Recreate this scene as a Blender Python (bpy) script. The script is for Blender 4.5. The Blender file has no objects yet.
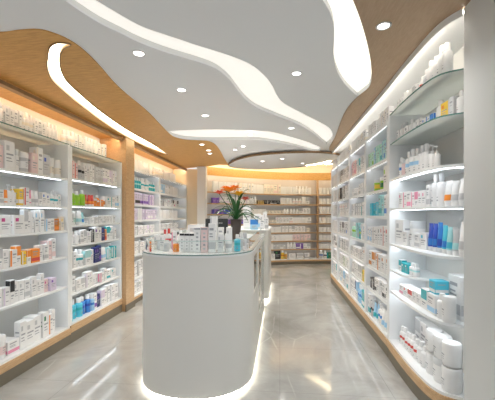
import bpy, bmesh, math, random
from mathutils import Vector, Matrix
random.seed(7)
sc = bpy.context.scene
PI = math.pi
# ------------------------------------------------------------------ camera, world, light, exposure
cam_d = bpy.data.cameras.new('camera')
cam = bpy.data.objects.new('camera', cam_d); sc.collection.objects.link(cam)
cam.location = (0, 0, 1.45); cam.rotation_euler = (PI/2, 0, math.radians(5.6))
cam_d.sensor_width = 36; cam_d.lens = 24.0; cam_d.shift_y = 14/495; cam_d.clip_start = .05
sc.camera = cam
sc.view_settings.view_transform = 'Standard'; sc.view_settings.look = 'None'
sc.view_settings.gamma = 1; sc.view_settings.use_curve_mapping = False
sc.view_settings.exposure = 0.12
sc.cycles.use_denoising = True
sc.cycles.max_bounces = 8; sc.cycles.diffuse_bounces = 5; sc.cycles.transparent_max_bounces = 16
sc.cycles.sample_clamp_indirect = 6
LED = 8.0        # shelf strips
RIB = 1.35        # ceiling ribbons
SPOT = 30.0      # downlights, watts
w = bpy.data.worlds.new('world'); sc.world = w; w.use_nodes = True
w.node_tree.nodes['Background'].inputs[0].default_value = (.97, .98, 1, 1)
w.node_tree.nodes['Background'].inputs[1].default_value = .85      # white fill added through the side left open behind the camera

# ------------------------------------------------------------------ materials
MATS = {}
def mat(name, col, rough=.5, metal=0, emit=None, es=0, spec=.5, coat=0):
    if name in MATS: return MATS[name]
    m = bpy.data.materials.new(name); m.use_nodes = True
    b = m.node_tree.nodes['Principled BSDF']
    b.inputs['Base Color'].default_value = (*col, 1); b.inputs['Roughness'].default_value = rough
    b.inputs['Metallic'].default_value = metal; b.inputs['Specular IOR Level'].default_value = spec
    b.inputs['Coat Weight'].default_value = coat
    if emit:
        b.inputs['Emission Color'].default_value = (*emit, 1); b.inputs['Emission Strength'].default_value = es
    # faint procedural wear on every surface
    if not emit:
        nt = m.node_tree; tc = nt.nodes.new('ShaderNodeTexCoord'); n = nt.nodes.new('ShaderNodeTexNoise')
        n.inputs['Scale'].default_value = 9; nt.links.new(tc.outputs['Object'], n.inputs['Vector'])
        mr = nt.nodes.new('ShaderNodeMapRange'); mr.inputs['To Min'].default_value = max(.02, rough-.06); mr.inputs['To Max'].default_value = rough+.06
        nt.links.new(n.outputs['Fac'], mr.inputs['Value']); nt.links.new(mr.outputs['Result'], b.inputs['Roughness'])
    MATS[name] = m; return m
def wood(name, c1, c2, scale=(1, 1, 1), rough=.45, band=9):
    m = bpy.data.materials.new(name); m.use_nodes = True; nt = m.node_tree; b = nt.nodes['Principled BSDF']
    tc = nt.nodes.new('ShaderNodeTexCoord'); mp = nt.nodes.new('ShaderNodeMapping'); mp.inputs['Scale'].default_value = scale
    n = nt.nodes.new('ShaderNodeTexNoise'); n.inputs['Scale'].default_value = band; n.inputs['Detail'].default_value = 6; n.inputs['Distortion'].default_value = .6
    n2 = nt.nodes.new('ShaderNodeTexNoise'); n2.inputs['Scale'].default_value = band*4; n2.inputs['Detail'].default_value = 3
    mx = nt.nodes.new('ShaderNodeMath'); mx.operation = 'ADD'; mx.inputs[1].default_value = 0
    r = nt.nodes.new('ShaderNodeValToRGB'); r.color_ramp.elements[0].color = (*c1, 1); r.color_ramp.elements[1].color = (*c2, 1)
    r.color_ramp.elements[0].position = .35; r.color_ramp.elements[1].position = .65
    L = nt.links.new; L(tc.outputs['Object'], mp.inputs['Vector']); L(mp.outputs['Vector'], n.inputs['Vector']); L(mp.outputs['Vector'], n2.inputs['Vector'])
    m2 = nt.nodes.new('ShaderNodeMath'); m2.operation = 'MULTIPLY_ADD'; m2.inputs[1].default_value = .3; L(n2.outputs['Fac'], m2.inputs[0]); 
    m3 = nt.nodes.new('ShaderNodeMath'); m3.operation = 'MULTIPLY'; m3.inputs[1].default_value = .7; L(n.outputs['Fac'], m3.inputs[0]); L(m3.outputs[0], m2.inputs[2])
    nt.nodes.remove(mx); L(m2.outputs[0], r.inputs['Fac']); L(r.outputs['Color'], b.inputs['Base Color'])
    b.inputs['Roughness'].default_value = rough
    bp = nt.nodes.new('ShaderNodeBump'); bp.inputs['Strength'].default_value = .08; L(m2.outputs[0], bp.inputs['Height']); L(bp.outputs['Normal'], b.inputs['Normal'])
    return m
def glass(name, tint, refl=.12, edge=False):
    m = bpy.data.materials.new(name); m.use_nodes = True; nt = m.node_tree; nt.nodes.clear()
    o = nt.nodes.new('ShaderNodeOutputMaterial'); t = nt.nodes.new('ShaderNodeBsdfTransparent'); t.inputs[0].default_value = (*tint, 1)
    g = nt.nodes.new('ShaderNodeBsdfGlossy'); g.inputs['Roughness'].default_value = .03; g.inputs['Color'].default_value = (1, 1, 1, 1)
    f = nt.nodes.new('ShaderNodeFresnel'); f.inputs[0].default_value = 1.5
    mx = nt.nodes.new('ShaderNodeMixShader'); L = nt.links.new
    L(f.outputs[0], mx.inputs[0]); L(t.outputs[0], mx.inputs[1]); L(g.outputs[0], mx.inputs[2]); L(mx.outputs[0], o.inputs[0]); return m

M_white = mat('white_lacquer', (.80, .81, .80), .38)
M_shelfw = mat('white_shelf_laminate', (.82, .84, .85), .35)
M_back = mat('pale_grey_back_panel', (.66, .65, .62), .6)
M_backtaupe = mat('taupe_back_panel', (.58, .55, .51), .6)
M_cream = mat('cream_panel', (.78, .68, .52), .6)
M_ceil = mat('matt_ceiling_paint', (.81, .82, .83), .8)
M_wall = mat('wall_paint', (.74, .74, .72), .8)
M_pillar = mat('pale_grey_pilaster', (.60, .62, .62), .5)
M_counter = mat('satin_white_counter', (.74, .73, .69), .3)
M_counter.node_tree.links.remove(M_counter.node_tree.nodes['Principled BSDF'].inputs['Roughness'].links[0])
M_topdeck = mat('pale_counter_top', (.72, .74, .73), .15)
M_plinth = mat('dark_olive_plinth', (.15, .13, .095), .45)
M_led = mat('cool_led', (1, 1, 1), emit=(.88, .95, 1), es=LED)
M_ledhid = mat('edge_led', (1, 1, 1), emit=(.97, .98, 1), es=LED*.8)
M_ledw = mat('warm_led', (1, 1, 1), emit=(1, .80, .55), es=30)
M_ledcove = mat('cove_led', (1, 1, 1), emit=(1, .80, .50), es=28)
M_rib = mat('ribbon_diffuser', (.5, .5, .5), emit=(1, .95, .86), es=RIB*.5)
M_rib2 = mat('ribbon_diffuser_bright', (.5, .5, .5), emit=(1, .95, .84), es=RIB*.68)
M_slot = mat('slot_diffuser', (1, 1, 1), emit=(1, .85, .58), es=4.5)
M_plinled = mat('plinth_led', (1, 1, 1), emit=(1, .95, .84), es=13)
M_lens = mat('downlight_lens', (1, 1, 1), emit=(1, .98, .95), es=6)
M_oakL = wood('oak_veneer_warm_lit', (.54, .27, .07), (.72, .41, .13), (1, 9, 9), .42)  # warm lamp glow on the oak is put into this golden base colour
M_oakR = wood('tan_oak_veneer', (.40, .275, .17), (.47, .33, .215), (9, 1.2, 9), .5)
M_oakB = wood('oak_board', (.46, .28, .14), (.60, .40, .22), (9, 1, 9), .4)
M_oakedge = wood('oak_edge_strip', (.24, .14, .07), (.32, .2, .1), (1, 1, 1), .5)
M_glass = glass('clear_glass', (.93, .98, .96))
def frosted():
    m = mat('frosted_glass', (.90, .93, .93), .2); nt = m.node_tree; b = nt.nodes['Principled BSDF']; o = nt.nodes['Material Output']
    t = nt.nodes.new('ShaderNodeBsdfTranslucent'); t.inputs[0].default_value = (.93, .97, .96, 1); mx = nt.nodes.new('ShaderNodeMixShader'); mx.inputs[0].default_value = .5
    nt.links.new(b.outputs[0], mx.inputs[1]); nt.links.new(t.outputs[0], mx.inputs[2]); nt.links.new(mx.outputs[0], o.inputs[0]); return m
M_frost = frosted()
M_gedge = mat('green_glass_edge', (.10, .22, .20), .15)
M_guard = glass('guard_glass', (.97, .99, .985)); M_guard.node_tree.nodes['Fresnel'].inputs[0].default_value = 1.16
M_chrome = mat('trim_white_metal', (.75, .75, .75), .3, .2)
M_black = mat('matt_black_plastic', (.02, .022, .025), .4)
M_text = mat('printed_grey_ink', (.36, .37, .4), .6)
M_textlt = mat('printed_light_mark', (.6, .6, .6), .6)

def floor_mat():
    m = bpy.data.materials.new('polished_marble_tile'); m.use_nodes = True; nt = m.node_tree; b = nt.nodes['Principled BSDF']; L = nt.links.new
    tc = nt.nodes.new('ShaderNodeTexCoord')
    n = nt.nodes.new('ShaderNodeTexNoise'); n.inputs['Scale'].default_value = 1.3; n.inputs['Detail'].default_value = 8; n.inputs['Roughness'].default_value = .62; n.inputs['Distortion'].default_value = .8
    L(tc.outputs['Object'], n.inputs['Vector'])
    r = nt.nodes.new('ShaderNodeValToRGB'); r.color_ramp.elements[0].position = .3; r.color_ramp.elements[0].color = (.31, .305, .285, 1)
    r.color_ramp.elements[1].position = .7; r.color_ramp.elements[1].color = (.53, .525, .505, 1); L(n.outputs['Fac'], r.inputs['Fac'])
    # thin pale veins: distance to the 0.5 level of a stretched, distorted noise
    mp = nt.nodes.new('ShaderNodeMapping'); mp.inputs['Rotation'].default_value = (0, 0, .35); mp.inputs['Scale'].default_value = (1.25, .42, 1)
    v = nt.nodes.new('ShaderNodeTexVoronoi'); v.feature = 'DISTANCE_TO_EDGE'; v.inputs['Scale'].default_value = .95
    dn = nt.nodes.new('ShaderNodeTexNoise'); dn.inputs['Scale'].default_value = 2.2; dn.inputs['Detail'].default_value = 4
    dv = nt.nodes.new('ShaderNodeVectorMath'); dv.operation = 'MULTIPLY_ADD'; dv.inputs[1].default_value = (.16, .16, .16)
    L(tc.outputs['Object'], mp.inputs['Vector']); L(mp.outputs['Vector'], dn.inputs['Vector']); L(dn.outputs['Color'], dv.inputs[0]); L(mp.outputs['Vector'], dv.inputs[2]); L(dv.outputs[0], v.inputs['Vector'])
    a = v
    mr = nt.nodes.new('ShaderNodeMapRange'); mr.inputs['From Min'].default_value = 0; mr.inputs['From Max'].default_value = .010; mr.inputs['To Min'].default_value = .42; mr.inputs['To Max'].default_value = 0
    L(a.outputs[0], mr.inputs['Value'])
    mk = nt.nodes.new('ShaderNodeTexNoise'); mk.inputs['Scale'].default_value = 1.7; L(tc.outputs['Object'], mk.inputs['Vector'])
    mk2 = nt.nodes.new('ShaderNodeMapRange'); mk2.inputs['From Min'].default_value = .45; mk2.inputs['From Max'].default_value = .6; L(mk.outputs['Fac'], mk2.inputs['Value'])
    mu = nt.nodes.new('ShaderNodeMath'); mu.operation = 'MULTIPLY'; L(mr.outputs[0], mu.inputs[0]); L(mk2.outputs[0], mu.inputs[1])
    mx = nt.nodes.new('ShaderNodeMix'); mx.data_type = 'RGBA'; L(mu.outputs[0], mx.inputs[0]); L(r.outputs['Color'], mx.inputs[6]); mx.inputs[7].default_value = (.75, .74, .71, 1)
    # tile joints 0.9 m
    br = nt.nodes.new('ShaderNodeTexBrick'); br.offset = 0; br.inputs['Scale'].default_value = 1; br.inputs['Brick Width'].default_value = .9; br.inputs['Row Height'].default_value = .9
    br.inputs['Mortar Size'].default_value = .0022; br.inputs['Color1'].default_value = (1, 1, 1, 1); br.inputs['Color2'].default_value = (1, 1, 1, 1); br.inputs['Mortar'].default_value = (.72, .72, .72, 1)
    L(tc.outputs['Object'], br.inputs['Vector'])
    m2 = nt.nodes.new('ShaderNodeMix'); m2.data_type = 'RGBA'; m2.blend_type = 'MULTIPLY'; m2.inputs[0].default_value = 1; L(mx.outputs[2], m2.inputs[6]); L(br.outputs['Color'], m2.inputs[7])
    L(m2.outputs[2], b.inputs['Base Color']); b.inputs['Roughness'].default_value = .09; b.inputs['Specular IOR Level'].default_value = .6
    return m
M_floor = floor_mat()

# ------------------------------------------------------------------ helpers
def link(name, me, mats=None, parent=None, loc=None, rz=0):
    o = bpy.data.objects.new(name, me)
    if mats is not None:
        me.materials.clear()
        for m in (mats if isinstance(mats, (list, tuple)) else [mats]): me.materials.append(m)
    sc.collection.objects.link(o)
    if parent: o.parent = parent
    if loc: o.location = loc
    if rz: o.rotation_euler = (0, 0, rz)
    return o
def tag(o, label=None, cat=None, group=None, kind=None):
    if label: o['label'] = label
    if cat: o['category'] = cat
    if group: o['group'] = group
    if kind: o['kind'] = kind
    return o
def empty(name, loc=(0, 0, 0), rz=0):
    o = bpy.data.objects.new(name, None); sc.collection.objects.link(o); o.location = loc; o.rotation_euler = (0, 0, rz); o.empty_display_size = .1; return o
class MB:
    """collects boxes, prisms and lathes with a material index each, and links them as one mesh"""
    def __init__(s): s.v = []; s.f = []; s.m = []; s.sm = []
    def add(s, vs, fs, mi=0, smooth=False):
        k = len(s.v); s.v += [tuple(p) for p in vs]
        for f in fs: s.f.append([i+k for i in f]); s.m.append(mi); s.sm.append(smooth)
        return s
    def box(s, x0, x1, y0, y1, z0, z1, mi=0):
        vs = [(x, y, z) for z in (z0, z1) for (x, y) in ((x0, y0), (x1, y0), (x1, y1), (x0, y1))]
        return s.add(vs, [(3, 2, 1, 0), (4, 5, 6, 7), (0, 1, 5, 4), (1, 2, 6, 5), (2, 3, 7, 6), (3, 0, 4, 7)], mi)
    def cbox(s, x0, x1, y0, y1, z0, z1, c=.002, mi=0):
        """box with chamfered edges: three stacked octagonal rings"""
        rings = []
        for z, i in ((z0, c), (z0+c, 0), (z1-c, 0), (z1, c)):
            a0, a1, b0, b1 = x0+i, x1-i, y0+i, y1-i
            rings.append([(a0+c, b0, z), (a1-c, b0, z), (a1, b0+c, z), (a1, b1-c, z), (a1-c, b1, z), (a0+c, b1, z), (a0, b1-c, z), (a0, b0+c, z)])
        vs = [p for r in rings for p in r]; fs = [tuple(range(7, -1, -1)), tuple(range(24, 32))]
        for k in range(3):
            for i in range(8): j = (i+1) % 8; fs.append((k*8+i, k*8+j, k*8+8+j, k*8+8+i))
        return s.add(vs, fs, mi)
    def prism(s, poly, z0, z1, mi=0, cap=True):
        n = len(poly); ar = sum(poly[i][0]*poly[(i+1) % n][1]-poly[(i+1) % n][0]*poly[i][1] for i in range(n))
        if ar < 0: poly = poly[::-1]
        vs = [(p[0], p[1], z0) for p in poly]+[(p[0], p[1], z1) for p in poly]
        fs = [(i, (i+1) % n, n+(i+1) % n, n+i) for i in range(n)]
        if cap: fs += [tuple(range(n-1, -1, -1)), tuple(range(n, 2*n))]
        return s.add(vs, fs, mi)
    def lathe(s, prof, n=16, cx=0, cy=0, mi=0, mis=None, sx=1, sy=1):
        """prof: (radius, z) from bottom to top; mis: a material index per ring step"""
        vs = []
        for r, z in prof: vs += [(cx+r*sx*math.cos(2*PI*i/n), cy+r*sy*math.sin(2*PI*i/n), z) for i in range(n)]
        k = len(s.v); s.v += vs
        for q in range(len(prof)-1):
            for i in range(n):
                j = (i+1) % n; s.f.append([k+q*n+i, k+q*n+j, k+q*n+n+j, k+q*n+n+i]); s.m.append(mis[q] if mis else mi); s.sm.append(True)
        s.f.append([k+i for i in range(n-1, -1, -1)]); s.m.append(mis[0] if mis else mi); s.sm.append(False)
        t = k+(len(prof)-1)*n; s.f.append([t+i for i in range(n)]); s.m.append(mis[-1] if mis else mi); s.sm.append(False)
        return s
    def tube(s, pts, r, n=8, mi=0):
        pts = [Vector(p) for p in pts]; vs = []
        for i, p in enumerate(pts):
            t = (pts[min(i+1, len(pts)-1)]-pts[max(i-1, 0)]).normalized(); a = t.cross(Vector((0, 0, 1)))
            if a.length < .01: a = Vector((1, 0, 0))
            a.normalize(); b = t.cross(a); rr = r[i] if isinstance(r, (list, tuple)) else r
            vs += [tuple(p+a*rr*math.cos(2*PI*q/n)+b*rr*math.sin(2*PI*q/n)) for q in range(n)]
        fs = [(i*n+q, i*n+(q+1) % n, (i+1)*n+(q+1) % n, (i+1)*n+q) for i in range(len(pts)-1) for q in range(n)]
        fs += [tuple(range(n)), tuple(range((len(pts)-1)*n, len(pts)*n))[::-1]]
        return s.add(vs, fs, mi, True)
    def mesh(s, name):
        me = bpy.data.meshes.new(name); me.from_pydata(s.v, [], s.f)
        me.polygons.foreach_set('material_index', s.m); me.polygons.foreach_set('use_smooth', s.sm); me.update()
        if any(s.sm): me.set_sharp_from_angle(angle=math.radians(38))
        return me
    def build(s, name, mats, parent=None, loc=None, rz=0): return link(name, s.mesh(name), mats, parent, loc, rz)
def cr(pts, sub=5, closed=False):
    """Catmull-Rom through the points"""
    n = len(pts); out = []
    for i in range(n if closed else n-1):
        g = (lambda k: pts[k % n]) if closed else (lambda k: pts[max(0, min(n-1, k))])
        p0, p1, p2, p3 = g(i-1), g(i), g(i+1), g(i+2)
        for q in range(sub):
            t = q/sub
            out.append(tuple(.5*(2*p1[d]+(p2[d]-p0[d])*t+(2*p0[d]-5*p1[d]+4*p2[d]-p3[d])*t*t+(3*p1[d]-p0[d]-3*p2[d]+p3[d])*t**3) for d in (0, 1)))
    if not closed: out.append(tuple(pts[-1]))
    return out
def tilt(x): return .05*x            # the ceiling rises gently towards the curved cabinet
def sheet(name, loops, z0, z1, mats, parent=None, slope=True):
    """a flat slab with holes (even-odd), z0..z1"""
    cu = bpy.data.curves.new(name, 'CURVE'); cu.dimensions = '2D'; cu.fill_mode = 'BOTH'; cu.extrude = (z1-z0)/2
    for lp in loops:
        sp = cu.splines.new('POLY'); sp.points.add(len(lp)-1)
        for p, q in zip(sp.points, lp): p.co = (q[0], q[1], 0, 1)
        sp.use_cyclic_u = True
    to = bpy.data.objects.new('tmp', cu); sc.collection.objects.link(to)
    dg = bpy.context.evaluated_depsgraph_get(); me = bpy.data.meshes.new_from_object(to.evaluated_get(dg))
    bpy.data.objects.remove(to); bpy.data.curves.remove(cu)
    for v in me.vertices: v.co.z += (z0+z1)/2+(tilt(v.co.x) if slope else 0)
    me.name = name
    return link(name, me, mats, parent)
def rim(loop, z0, z1, slope=True, w=.004):
    """upright strip along a closed loop, thickened outward in y/x"""
    m = MB(); n = len(loop)
    ar = sum(loop[i][0]*loop[(i+1) % n][1]-loop[(i+1) % n][0]*loop[i][1] for i in range(n)); sg = 1 if ar > 0 else -1
    out = []
    for i in range(n):
        a = Vector(loop[i-1]); b = Vector(loop[(i+1) % n]); t = (b-a)
        if t.length < 1e-6: t = Vector((1, 0))
        t.normalize(); out.append((loop[i][0]+t.y*w*sg, loop[i][1]-t.x*w*sg))
    T = (lambda p: tilt(p[0])) if slope else (lambda p: 0)
    vs = [(p[0], p[1], z+T(p)) for lp in (loop, out) for z in (z0, z1) for p in lp]
    fs = []
    for i in range(n):
        j = (i+1) % n; fs += [(i, j, n+j, n+i), (2*n+j, 2*n+i, 3*n+i, 3*n+j), (i, 2*n+i, 2*n+j, j), (n+i, n+j, 3*n+j, 3*n+i)]
    return m.add(vs, fs, 0, False)
ORD = ['', 'first', 'second', 'third', 'fourth', 'fifth', 'sixth', 'seventh', 'eighth', 'ninth', 'tenth', 'eleventh', 'twelfth', 'thirteenth', 'fourteenth', 'fifteenth', 'sixteenth', 'seventeenth', 'eighteenth', 'nineteenth', 'twentieth']
TEN = {2: 'twenty', 3: 'thirty', 4: 'forty', 5: 'fifty', 6: 'sixty', 7: 'seventy', 8: 'eighty'}
def ordw(n):
    if n <= 20: return ORD[n]
    if n % 10 == 0: return TEN[n//10][:-1]+'ieth'
    return TEN[n//10]+'-'+ORD[n % 10]

# ------------------------------------------------------------------ the room shell
ZC = 2.718
BACKF = cr([(-1.92, 8.02), (-1.68, 8.27), (-1.42, 8.51), (-1.08, 8.80), (-.56, 9.18), (-.14, 9.42), (.59, 9.66), (1.3, 9.75), (1.95, 9.78)], 4)
BACKB = [(x, y+.34) for x, y in BACKF]
tag(MB().box(-3.2, 2.6, -2.6, 10.6, -.1, 0).build('floor', M_floor), kind='structure')
tag(MB().box(-2.80, -2.72, -2.5, 8.6, 0, 3.05).build('wall_left', M_wall), kind='structure')
tag(MB().box(2.1, 2.2, 7.3, 10.5, 0, 3.05).build('wall_right', M_wall), kind='structure')
tag(MB().box(1.44, 2.2, 7.22, 7.3, 0, 3.05).build('wall_right_return', M_wall), kind='structure')
tag(MB().box(1.46, 1.54, 1.0, 7.22, 0, 3.05).build('wall_right_side', M_wall), kind='structure')
tag(MB().prism([(x, y+.36) for x, y in BACKF]+[(x, y+.46) for x, y in BACKF[::-1]], 0, 3.05).build('wall_back', M_cream), kind='structure')
tag(MB().box(-2.9, 2.3, 1.0, 10.6, 3.05, 3.12).build('ceiling_slab', M_ceil), kind='structure')
# ceiling sheets
r1U = [(-1.08, 1.39), (-1.09, 1.66), (-1.03, 1.81), (-.97, 1.94), (-.9, 2.07), (-.81, 2.17), (-.7, 2.28), (-.59, 2.39), (-.46, 2.51), (-.32, 2.66), (-.22, 2.81), (-.13, 3.04), (-.07, 3.29), (-.035, 3.53), (.02, 3.75), (.13, 3.98), (.41, 4.47), (.69, 4.98), (.82, 5.35), (.9, 5.8), (.88, 6.33)]
r1D = [(-1.21, 1.39), (-1.22, 1.65), (-1.21, 1.75), (-1.19, 1.84), (-1.14, 1.99), (-1.07, 2.12), (-1.0, 2.25), (-.87, 2.42), (-.67, 2.62), (-.57, 2.74), (-.51, 2.87), (-.46, 3.06), (-.41, 3.39), (-.35, 3.67), (-.25, 3.93), (.01, 4.36), (.3, 4.84), (.57, 5.47), (.75, 5.98)]
rib1 = cr(r1U, 4)+cr(r1D, 4)[::-1]
r2L = [(-.03, 1.45), (.06, 1.6), (.15, 1.80), (.24, 1.98), (.32, 2.15), (.37, 2.32), (.405, 2.53), (.45, 2.82), (.55, 3.15), (.68, 3.45), (.86, 3.78)]
r2R = [(.21, 1.6), (.35, 1.86), (.44, 2.04), (.54, 2.27), (.66, 2.58), (.77, 2.9), (.87, 3.25), (.915, 3.52)]
rib2 = cr(r2L, 4)+cr([(.86, 3.78), (.915, 3.55)]+[(x+.002, y) for x, y in r2R[::-1]]+[(.12, 1.45)], 4)[1:]
r3U = [(-1.62, 4.60), (-1.41, 4.62), (-.99, 4.68), (-.58, 4.83), (-.15, 5.07), (.18, 5.52), (.52, 6.05), (.8, 6.6)]
r3D = [(-1.62, 4.87), (-1.48, 5.11), (-1.12, 5.3), (-.5, 5.5), (-.27, 5.62), (.2, 6.16), (.6, 6.8), (.8, 7.02)]
rib3 = cr(r3U, 4)+cr(r3D, 4)[::-1]
slot = cr([(-1.455, 2.172), (-1.53, 2.14), (-1.62, 2.19), (-1.73, 2.32), (-1.84, 2.46), (-1.95, 2.66), (-2.01, 2.87), (-2.09, 3.27), (-2.18, 3.85), (-2.25, 4.54), (-2.26, 5.31), (-2.22, 5.8), (-2.17, 6.2), (-2.13, 5.94), (-2.09, 5.16), (-2.08, 4.32), (-2.01, 3.54), (-1.93, 3.05), (-1.865, 2.74), (-1.79, 2.555), (-1.70, 2.40), (-1.61, 2.28), (-1.53, 2.205)], 4, True)
far = [(-2.72, 8.1), (-1.78, 8.02), (-1.45, 7.85), (-1.25, 8.05), (-.8, 8.5), (0, 8.8), (.86, 9.0), (2.1, 9.1)]
whiteloop = [(2.1, .95), (-2.72, .95), (-2.72, 8.1)]+cr(far[1:], 4)
big = [(1.46, .95), (-2.72, .95), (-2.72, 8.1)]+cr(far[1:], 4)+[(2.1, 7.3), (1.46, 7.3)]
tag(sheet('ceiling', [big, rib1, rib2, rib3, slot], ZC, ZC+.012, M_ceil), kind='structure')
lw = [(-2.1, 1.9), (-1.8, 1.965), (-1.67, 1.965), (-1.54, 1.98), (-1.47, 2.05), (-1.43, 2.15), (-1.42, 2.29), (-1.44, 2.52), (-1.49, 2.85), (-1.51, 3.15), (-1.515, 3.48), (-1.53, 3.78), (-1.57, 4.2), (-1.61, 4.62), (-1.61, 4.93), (-1.49, 5.18), (-1.2, 5.35), (-1.12, 5.61), (-1.13, 6.16), (-1.2, 7.08), (-1.25, 8.0)]
lwood = cr(lw, 4)+[(-1.45, 7.84), (-1.78, 8.01), (-2.71, 8.09), (-2.71, 1.8)]
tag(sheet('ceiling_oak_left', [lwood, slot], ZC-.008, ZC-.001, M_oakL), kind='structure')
rw = [(.12, 1.45)]+r2R+[(.86, 3.8), (.83, 4.12), (.835, 4.49), (.88, 5.07), (.93, 5.68), (.95, 6.16), (.98, 6.71), (1.09, 7.25)]
tag(sheet('ceiling_oak_right', [cr(rw, 4)+[(1.1, 7.25), (1.1, 2.6), (1.11, 2.45), (1.14, 2.32), (1.18, 2.235), (1.18, .95), (.0, .95)]], ZC-.008, ZC-.001, M_oakR), kind='structure')
def ribbon(name, loop, m, label, cat='light'):
    r = empty(name, (0, 0, 0)); tag(r, label, cat)
    sheet('diffuser', [loop], ZC+.045, ZC+.055, m, r)
    rim(loop, ZC+.012, ZC+.045).build('trough_side', M_white, r)
    return r
ribbon('cove_light', rib1, M_rib, 'long winding white light trough crossing the grey ceiling from wall to wood')
ribbon('cove_light', rib2, M_rib2, 'broad drop-shaped glowing light trough along the tan wood ceiling edge')
ribbon('cove_light', rib3, M_rib, 'shallow cream light trough bending across the ceiling before the oval panel')
SL = ribbon('cove_light', slot, M_slot, 'narrow hook-shaped warm light slot cut into the golden wood ceiling')
rim(slot, ZC-.016, ZC-.0085, w=.007).build('oak_edge', M_oakedge, SL)
# oval dropped panel with its oak edge
ov = cr([(-1.2, 7.83), (-.97, 7.12), (-.69, 6.80), (-.44, 6.66), (0, 6.62), (.4, 6.68), (.85, 6.86), (1.3, 7.35), (1.3, 8.0), (.8, 8.6), (0, 8.75), (-.75, 8.5)], 6, True)
op = empty('ceiling_panel', (0, 0, 0)); tag(op, kind='structure')
sheet('panel', [ov], ZC-.062, ZC-.03, M_ceil, op)
rim(ov, ZC-.070, ZC-.028, w=.012).build('oak_edge', M_oakedge, op)
ovi = [(x*.93+.0, (y-7.7)*.93+7.7) for x, y in ov]
oi = [p for p in ovi if p[1] > 7.9 or p[0] < -1.0]; k_ = max(range(len(oi)), key=lambda i: math.dist(oi[i], oi[(i+1) % len(oi)])); oi = oi[k_+1:]+oi[:k_+1]
MB().prism(oi+[(p[0]*.97, (p[1]-7.7)*.95+7.7) for p in oi[::-1]], ZC-.029, ZC-.012).build('light_strip', M_ledcove, op)

# back cove lamp along the far ceiling edge
fl = cr([(x, y) for x, y in far[2:]], 4)
o = MB().prism([(x, y-.06) for x, y in fl]+[(x, y-.03) for x, y in fl[::-1]], ZC+.06, ZC+.09).build('cove_strip', M_ledcove)
tag(o, 'warm light strip hidden behind the far ceiling edge above the curved back shelves', 'light')

# white column, partition behind the fourth bay, oak post, end pilaster
tag(MB().cbox(-2.0, -1.79, 7.85, 8.03, 0, ZC-.012+tilt(-2.0), .006).build('column', M_white), kind='structure')
tag(MB().box(-2.70, -1.96, 8.11, 8.17, 0, 2.58).build('wall_partition', M_cream), kind='structure')
tag(MB().cbox(-2.70, -2.27, 4.70, 4.98, 0, 2.6, .004).build('trim_oak_post', M_oakB), kind='structure')
tag(MB().cbox(-2.28, -2.262, 4.69, 4.99, 0, .1, .002).build('trim_oak_post_base', M_plinth), kind='structure')
tag(MB().cbox(1.165, 1.455, 1.0, 2.235, 0, ZC+tilt(1.22)-.01, .01).build('column_pilaster', M_pillar), kind='structure')
# valance over the wall bays
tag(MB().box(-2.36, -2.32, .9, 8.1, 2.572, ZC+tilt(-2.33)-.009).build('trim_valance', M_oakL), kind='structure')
tag(MB().box(-2.375, -2.315, .9, 8.1, 2.538, 2.5718).build('trim_valance_shadow_strip', M_oakedge), kind='structure')  # solid dark strip standing in for the shadow line at the top opening

M_ledback = mat('back_led', (1, 1, 1), emit=(1, .88, .70), es=14)
M_ledtop = mat('soft_led', (1, 1, 1), emit=(1, .93, .82), es=26)
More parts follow.
